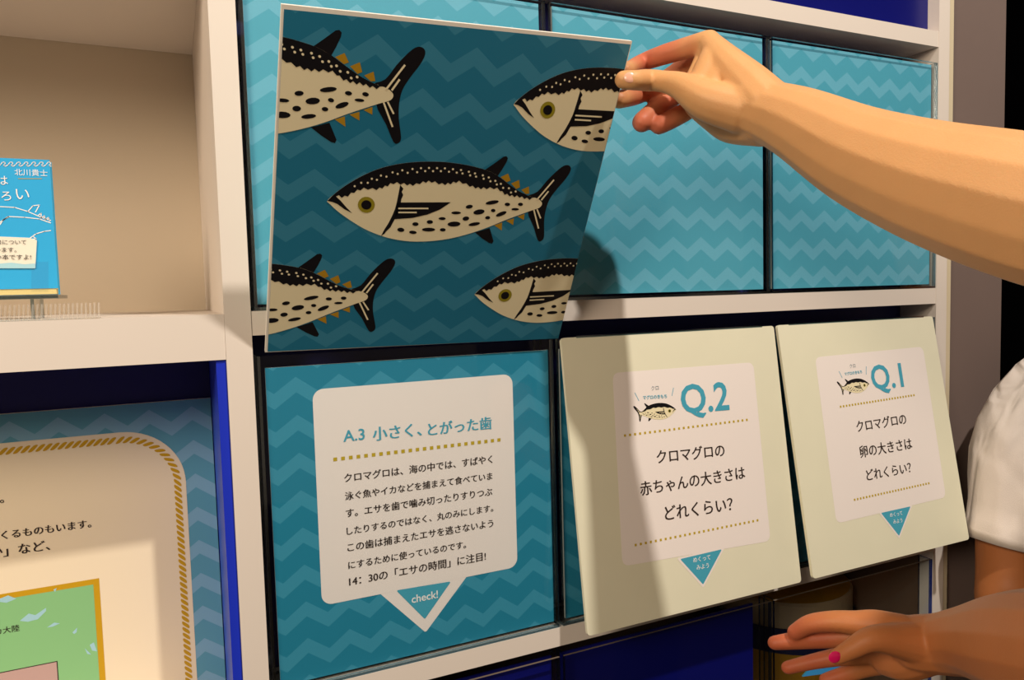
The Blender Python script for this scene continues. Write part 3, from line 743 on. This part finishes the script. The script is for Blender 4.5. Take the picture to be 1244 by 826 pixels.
low_hand = [
    [(966, 768, .745, 9.5), (985, 758, .735, 11.5), (1013, 755, .725, 13), (1040, 757, .718, 15), (1064, 759, .712, 18), (1095, 768, .705, 22)],
    [(941, 781, .755, 8.5), (968, 778, .750, 10.5), (1006, 775, .742, 12), (1040, 773, .732, 14), (1070, 774, .722, 18)],
    [(957, 811, .770, 8), (984, 804.5, .762, 9), (1012, 799, .755, 10.5), (1045, 794, .745, 13), (1075, 788, .730, 18)],
    [(1003, 826, .765, 8), (1030, 818, .757, 10), (1056, 808, .748, 13), (1082, 800, .735, 18)],
    [(1017, 798, .690, 9.5), (1035, 788, .686, 12), (1060, 776, .684, 15.5), (1092, 778, .690, 21), (1120, 782, .695, 28)],
    [(1064, 762, .712, 18), (1090, 772, .706, 25), (1128, 782, .700, 35)],
    [(1080, 800, .728, 22), (1100, 800, .715, 26), (1130, 785, .700, 32)],
    [(1115, 782, .702, 34), (1145, 782, .690, 36), (1180, 780, .660, 43), (1240, 785, .605, 65), (1310, 795, .550, 78), (1390, 810, .50, 86), (1450, 820, .47, 88)],
    [(at(1440, 818, .475), .046), (Vector((.58, -.62, -.22)), .048), (Vector((.62, -.76, -.10)), .052)],
]
pc = thing('person', 'forearm and hand with a pink thumbnail reaching towards the lower right case', 'person', tuple(at(1400, 810, .50)))
sculpt('arm', low_hand, SKIN2, pc, blush=[(a, b, d, 40, .7) for a, b, d in ((962, 768, .745), (940, 781, .755), (957, 811, .77), (990, 803, .76), (1003, 826, .765), (990, 770, .74))])
nail(pc, 1014.5, 798.5, .690-.0078, 8, 7, .5, PINK)

def cloth(name, rings, mt, parent, n=48, fold=.004, seed=1):
    random.seed(seed); m = Mesh(); vs = []
    ph = [random.random()*6 for _ in range(6)]
    for k, (c, ax, ra, rb, up) in enumerate(rings):
        ax = Vector(ax).normalized(); x = Vector(up); x = (x-ax*x.dot(ax)).normalized(); y = ax.cross(x)
        for i in range(n):
            a = 2*PI*i/n
            f = 1+fold/ra*(math.sin(3*a+ph[0]+k*.5)+.7*math.sin(5*a+ph[1]-k*.7)+.4*math.sin(9*a+ph[2]+k*.35))
            vs.append(Vector(c)+x*(ra*f*math.cos(a))+y*(rb*f*math.sin(a)))
    m.add(vs, [(k*n+i, k*n+(i+1) % n, (k+1)*n+(i+1) % n, (k+1)*n+i) for k in range(len(rings)-1) for i in range(n)], mt)
    o = m.build(name, parent, smooth=True)
    s = o.modifiers.new('thickness', 'SOLIDIFY'); s.thickness = .0015; s.offset = 1
    return o
TEE = mat('dark_cotton', (52, 54, 62), .9, .1, noise=.04, nscale=30, bump=.25, bscale=900)
# sleeves of the two reaching people, just outside the picture
ax = (.20, -.03, .07)
cloth('sleeve', [((.52+.20*t, -.514-.028*t, .05+.07*t), ax, .060+.008*t, .058+.008*t, (0, 0, 1)) for t in (0, .2, .4, .6, .8, 1)], TEE, pa, fold=.002, seed=8)
cloth('sleeve', [((.585+.035*t, -.64-.12*t, -.205+.105*t), (.035, -.12, .105), .058, .056, (0, 0, 1)) for t in (0, .25, .5, .75, 1)], TEE, pc, fold=.002, seed=9)

TROUS = mat('dark_trousers', (40, 42, 52), .9, .1)
RX = Vector((.55, -.83, 0))
tb = Vector((.90, -.62, 0))
prof = ((.17, .05, .045), (.15, .09, .06), (.11, .155, .085), (.02, .165, .10), (-.12, .15, .11), (-.27, .15, .115), (-.42, .165, .12))
cloth('shirt', [(tb+Vector((0, 0, z)), (0, 0, -1), a, b, RX) for z, a, b in prof], TEE, pa, fold=.004, seed=11)  # unseen torso, added to keep ambient light off the lower forearm
for k in (-1, 1):
    q = tb+RX*(.085*k)
    cloth('trouser_leg', [(q+Vector((0, 0, z)), (0, 0, -1), r, r, RX) for z, r in ((-.40, .085), (-.6, .08), (-.85, .065), (FLOOR_Z+.03, .055))], TROUS, pa, fold=.003, seed=12+k)
sculpt('head', [[(tb+Vector((0, 0, .12)), .05), (tb+Vector((-.01, .01, .23)), .05)], [(tb+Vector((-.02, .02, .27)), .07), (tb+Vector((-.01, .01, .35)), .085)],
    [(tb+Vector((-.085, .07, .285)), .010), (tb+Vector((-.075, .06, .315)), .008)]], SKIN, pa, voxel=.005, smooth=4)
sculpt('hair', [[(tb+Vector((.02, -.01, .22)), .06), (tb+Vector((.02, -.01, .30)), .085), (tb+Vector((0, 0, .365)), .088)]], mat('dark_hair', (28, 22, 20), .6, .3, bump=.4, bscale=300), pa, voxel=.006, smooth=3)

# person in the white T-shirt, standing beside the shelf
pb = thing('person', 'person in a white T-shirt standing at the right end of the shelf, arm lowered', 'person', (1.25, -.45, FLOOR_Z))
D = 1.08
sh = at(1262, 480, D)
def rel(dx, dy, dz): return sh+Vector((dx, dy, dz))
R2 = RT
body = [
    [(at(1262, 500, D), .044), (at(1232, 600, D), .045), (at(1226, 700, D), .043), (at(1226, 745, D-.02), .040), (at(1262, 800, D-.06), .036), (at(1330, 840, D-.12), .030)],
    [(sh+R2*.02, .042), (sh+R2*.10+Vector((0, 0, .03)), .055), (sh+R2*.20+Vector((0, 0, .03)), .055), (sh+R2*.30, .05)],
    [(sh+R2*.15+Vector((0, 0, .12)), .05), (sh+R2*.15+Vector((0, 0, 0)), .07), (sh+R2*.15+Vector((0, 0, -.2)), .11), (sh+R2*.15+Vector((0, 0, -.45)), .12)],
    [(sh+R2*.15+Vector((0, 0, .20)), .075), (sh+R2*.15+Vector((0, -.01, .27)), .085)],
    [(sh+R2*.09+Vector((0, 0, -.45)), .09), (sh+R2*.09+Vector((0, 0, -.80)), .06), (Vector(((sh+R2*.09).x, (sh+R2*.09).y, FLOOR_Z+.06)), .045)],
    [(sh+R2*.21+Vector((0, 0, -.45)), .09), (sh+R2*.21+Vector((0, 0, -.80)), .06), (Vector(((sh+R2*.21).x, (sh+R2*.21).y, FLOOR_Z+.06)), .045)],
]
pb.location = (sh.x+.1, sh.y-.05, FLOOR_Z)
sculpt('body', body, SKIN2, pb, voxel=.006, smooth=4)
for k in (.09, .21):
    q = sh+R2*k
    cloth('trouser_leg', [(Vector((q.x, q.y, z)), (0, 0, -1), r, r, R2) for z, r in ((sh.z-.44, .105), (sh.z-.62, .085), (sh.z-.85, .068), (FLOOR_Z+.03, .055))], TROUS, pb, fold=.003, seed=20)
sculpt('hair', [[(sh+R2*.16+Vector((.01, .01, .22)), .06), (sh+R2*.16+Vector((.01, .01, .27)), .085), (sh+R2*.155+Vector((0, 0, .30)), .085)]], mat('black_hair', (24, 20, 20), .6, .3, bump=.4, bscale=300), pb, voxel=.006, smooth=3)
# sleeve and shirt
cs = [(1305, 458, 50), (1290, 474, 55), (1275, 500, 62), (1262, 530, 66), (1254, 560, 67), (1249, 590, 65), (1243, 620, 60), (1239, 640, 59), (1236, 652, 61), (1234, 662, 58)]
rings = []
for i, (x, y, r) in enumerate(cs):
    a = at(*cs[max(i-1, 0)][:2], D); b = at(*cs[min(i+1, len(cs)-1)][:2], D)
    rings.append((at(x, y, D), b-a, r*D/F_PX, r*D/F_PX*.85, RT))
cloth('sleeve', rings, SHIRT, pb, fold=.0022, seed=3)
ct = sh+R2*.15
rings = [(ct+Vector((0, 0, z)), (0, 0, -1), ra, rb, R2) for z, ra, rb in ((.085, .06, .06), (.06, .11, .075), (.02, .165, .095), (-.06, .165, .11), (-.2, .15, .125), (-.35, .15, .13), (-.5, .16, .14))]
cloth('shirt', rings, SHIRT, pb, fold=.005, seed=5)
